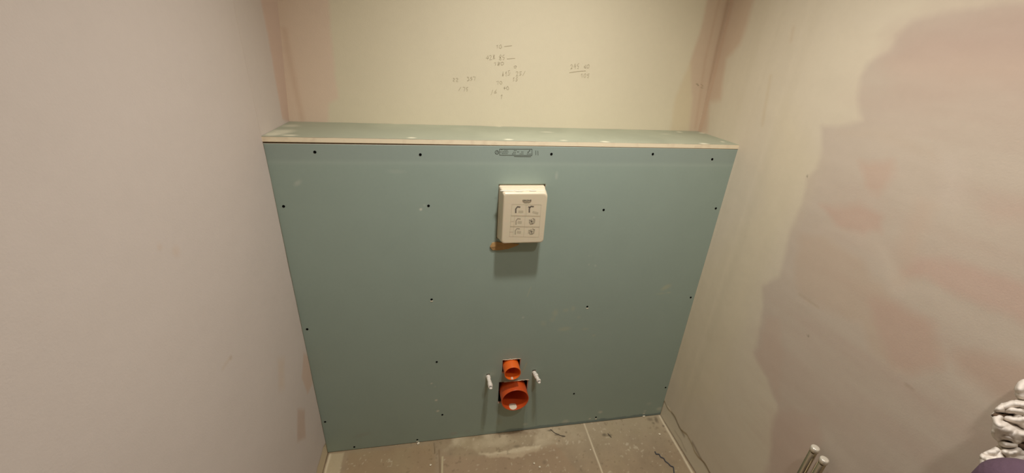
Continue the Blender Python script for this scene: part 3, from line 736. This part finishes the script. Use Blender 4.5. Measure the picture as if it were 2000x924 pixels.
# crumpled bag: one sheet of film, pushed into ridges and creases
OUT = [(2000, 742), (1990, 748), (1984, 757), (1985, 772), (1990, 782), (1975, 784), (1958, 789), (1947, 799), (1938, 812), (1941, 824), (1938, 845), (1942, 855), (1950, 862), (1953, 872),
       (1938, 878), (1917, 889), (1914, 898), (1917, 925), (1925, 960), (2000, 975), (2062, 960), (2070, 760), (2045, 742)]
RIDGE = [([(1946, 805), (1958, 793), (1975, 787), (2000, 790), (2040, 800)], 5, .012), ([(1976, 798), (1993, 802), (2010, 814), (2040, 830)], 4, .010), ([(1954, 816), (1972, 820), (1990, 822), (2004, 816)], 3.2, .009),
         ([(1944, 826), (1962, 834), (1982, 845), (2006, 852), (2040, 860)], 8, .018), ([(1942, 840), (1962, 845), (1985, 858)], 7, .010), ([(1944, 852), (1955, 857), (1968, 855), (1980, 862)], 3.5, .008),
         ([(1951, 862), (1962, 868), (1980, 870), (1988, 877)], 3.5, .009), ([(1956, 880), (1968, 886), (1982, 884), (1992, 876)], 3.5, .010), ([(1918, 892), (1930, 899), (1938, 903)], 3, .009),
         ([(1924, 884), (1940, 881), (1955, 876)], 3, .007), ([(1920, 902), (1924, 930), (1930, 955)], 4, .006), ([(1992, 756), (1992, 775)], 6, .006), ([(2010, 862), (2020, 890)], 6, .008)]
CREASE = [([(1938, 813), (1950, 807), (1966, 808), (1980, 811)], 3.6, .024), ([(1962, 800), (1976, 796), (1990, 796)], 2.6, .010), ([(1958, 819), (1976, 827), (1996, 838), (2030, 845)], 5, .016),
          ([(1952, 862), (1962, 860), (1974, 862)], 3.5, .012), ([(1958, 875), (1970, 877), (1980, 875)], 3, .010), ([(1942, 866), (1952, 876), (1962, 890), (1966, 900)], 3.2, .010), ([(1990, 780), (2020, 786)], 4, .012),
          ([(1990, 872), (2010, 866)], 6, .014), ([(1925, 893), (1945, 890)], 4, .006)]
gx = np.arange(1906, 2074, 0.9); gy = np.arange(738, 980, 0.9); GX, GY = np.meshgrid(gx, gy, indexing='ij')
PP = np.stack([GX.ravel(), GY.ravel()], 1); nz = fbm(PP[:, 0] / 100, PP[:, 1] / 100, 8, 2); nz2 = fbm(PP[:, 0] / 100 + 4, PP[:, 1] / 100, 8, 2)
PW = PP + np.stack([nz, nz2], 1) * 1.6
sd = poly_sd(PW, OUT)
def pdist(P, pts):
    d = np.full(len(P), 1e9)
    for p_, q_ in zip(pts[:-1], pts[1:]): d = np.minimum(d, seg_dist(P, p_, q_))
    return d
hgt = 0.018 * np.sqrt(np.clip(-sd / 12, 0, 1)) + 0.008 * (1 - np.abs(fbm(PP[:, 0] / 100, PP[:, 1] / 60, 5, 2)))
for pts_, w_, a_ in RIDGE: hgt = hgt + a_ * np.clip(1 - pdist(PW, pts_) / (w_ * 1.5), 0, 1) ** 0.9 * 0.8
for pts_, w_, a_ in CREASE: hgt = hgt - a_ * np.exp(-(pdist(PW, pts_) / w_) ** 2)
H2 = hgt.reshape(GX.shape)
for _ in range(3):
    for ax in (0, 1): H2 = (np.roll(H2, 1, ax) + H2 * 2 + np.roll(H2, -1, ax)) / 4
hgt = H2.ravel()
inside = (sd < 0).reshape(GX.shape)
dep = (0.700 - np.clip(hgt, -0.01, 0.06) - 0.010 * (PP[:, 1] - 860) / 100)
ray = FX[None] + RX[None] * ((PP[:, 0] - 1000) / F_PX)[:, None] - UX[None] * ((PP[:, 1] - 462) / F_PX)[:, None]
XYZ = CAM[None] + ray * dep[:, None]; XYZ[:, 0] = np.minimum(XYZ[:, 0], W - 0.014)
org = at_depth(1990, 850, 0.69)
allbm = bmesh.new(); vid = {}
def gv(i, j):
    if (i, j) not in vid: vid[(i, j)] = allbm.verts.new(Vector(XYZ[i * len(gy) + j]) - org)
    return vid[(i, j)]
for i in range(len(gx) - 1):
    for j in range(len(gy) - 1):
        if inside[i, j] and inside[i + 1, j] and inside[i, j + 1] and inside[i + 1, j + 1]:
            allbm.faces.new((gv(i, j), gv(i + 1, j), gv(i + 1, j + 1), gv(i, j + 1)))
bag = obj('plastic_bag', allbm, M_BAG, None, True); bag.location = org
for (p0, p1, rr0) in [((1942, 814), (1972, 808), .0034), ((1990, 874), (2014, 866), .007)]:  # first strip stands for the fold's deep shade, second for a brown spot
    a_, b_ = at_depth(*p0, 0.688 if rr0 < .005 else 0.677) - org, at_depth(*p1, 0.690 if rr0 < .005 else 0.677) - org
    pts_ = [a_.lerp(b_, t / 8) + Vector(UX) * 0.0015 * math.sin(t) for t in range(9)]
    st_ = obj('brown_shade_strip', tube_bm(pts_, [rr0 * (1.25 - 0.11 * t) for t in range(9)], 10), M_BROWN2, bag, True)
    st_['label'] = 'dark brown strip in a fold, standing in for shade and a brown spot'
sf = bag.modifiers.new('film', 'SOLIDIFY'); sf.thickness = 0.004; sf.offset = 0
tag(bag, 'crumpled white plastic bag at the right edge, lying on the purple sack', 'bag')

# ------------------------------------------------------------------ scraps on the floor
pts = [fl(*q) for q in [(1279, 883), (1281, 888), (1287, 888), (1290, 894), (1296, 896), (1299, 902), (1305, 906), (1309, 911), (1315, 913), (1316, 924), (1320, 934)]]
P3 = []
for k, q in enumerate(pts): P3.append(Vector((q[0], q[1], 0.0026 + 0.0015 * (k % 2))))
fine = []
for k in range(len(P3) - 1):
    for t in range(4): fine.append(P3[k].lerp(P3[k + 1], t / 4))
o0 = Vector(P3[4]); o0.z = 0
w = obj('wire_scrap', tube_bm([p - o0 for p in fine], 0.0022, 8), M_WIRE, None, True); w.location = o0
tag(w, 'thin bent blue-grey scrap of wire on the tiles near the right wall', 'wire')
def twig(pxs, label):
    P = [Vector((*fl(*q), 0.0016)) for q in pxs]; o0 = P[len(P) // 2].copy(); o0.z = 0
    t = obj('wood_splinter', tube_bm([p - o0 for p in P], 0.0013, 6), M_DARK); t.location = o0; tag(t, label, 'splinter', 'dark splinters on the floor')
twig([(1075, 839), (1083, 846), (1094, 851), (1104, 853)], 'long curved dark splinter on the tiles left of the pale grout line')
twig([(1187, 847), (1190, 851), (1194, 855)], 'short straight dark splinter on the tiles right of the pale grout line')
def crumb(px, py, r, label, seed):
    q = fl(px, py); bm = bmesh.new(); rs = random.Random(seed); bmesh.ops.create_icosphere(bm, subdivisions=2, radius=r)
    for v in bm.verts: v.co *= 0.75 + 0.5 * rs.random(); v.co.z = v.co.z * 0.6 + r * 0.42
    zmin = min(v.co.z for v in bm.verts)
    for v in bm.verts: v.co.z -= zmin
    o = obj('plaster_crumb', bm, M_CRUMB); o.location = (q[0], q[1], 0.0003); tag(o, label, 'crumb', 'plaster crumbs on the floor')
for i, (x, y, r, l) in enumerate([(1288, 849, .0045, 'largest white plaster crumb, in the right corner of the floor'), (1153, 879, .003, 'plaster crumb touching the pale grout line'),
                         (1043, 906, .004, 'plaster crumb in the middle of the floor, left of the grout line'), (1054, 913, .004, 'plaster crumb nearest the photo bottom, left of the grout line'),
                         (841, 909, .004, 'lone plaster crumb on the brown left tile'), (1257, 814, .006, 'flat plaster crumb against the foot of the board at the right'),
                         (1146, 824, .005, 'plaster crumb at the foot of the board on the grout line'), (817, 867, .006, 'plaster crumb at the foot of the board on the left')]):
    crumb(x, y, r, l, i)

# ------------------------------------------------------------------ the lamp overhead and the added fill lamp
ml = nmat('lamp_lens', (255, 240, 215)); b = ml.node_tree.nodes['Principled BSDF']
b.inputs['Emission Color'].default_value = (1, .93, .83, 1); b.inputs['Emission Strength'].default_value = 10
for lx, ly, lz, watts, where in LAMPS:
    lamp = thing('ceiling_light', 'round white recessed ceiling downlight ' + where, 'ceiling light', (lx, ly, CEIL))
    bm = bmesh.new(); n = 40
    prof = [(0.075, 0), (0.075, -0.006), (0.055, -0.010), (0.055, 0)]
    rings = [[bm.verts.new((r * math.cos(2 * math.pi * k / n), r * math.sin(2 * math.pi * k / n), z)) for k in range(n)] for r, z in prof]
    for a, b in zip(rings[:-1], rings[1:]):
        for k in range(n): bm.faces.new((a[k], a[(k + 1) % n], b[(k + 1) % n], b[k]))
    obj('trim_ring', bm, M_CEIL, lamp)
    bm = bmesh.new(); bmesh.ops.create_cone(bm, cap_ends=True, segments=40, radius1=0.054, radius2=0.054, depth=0.004, matrix=Matrix.Translation((0, 0, -0.003)))
    obj('lens', bm, ml, lamp)
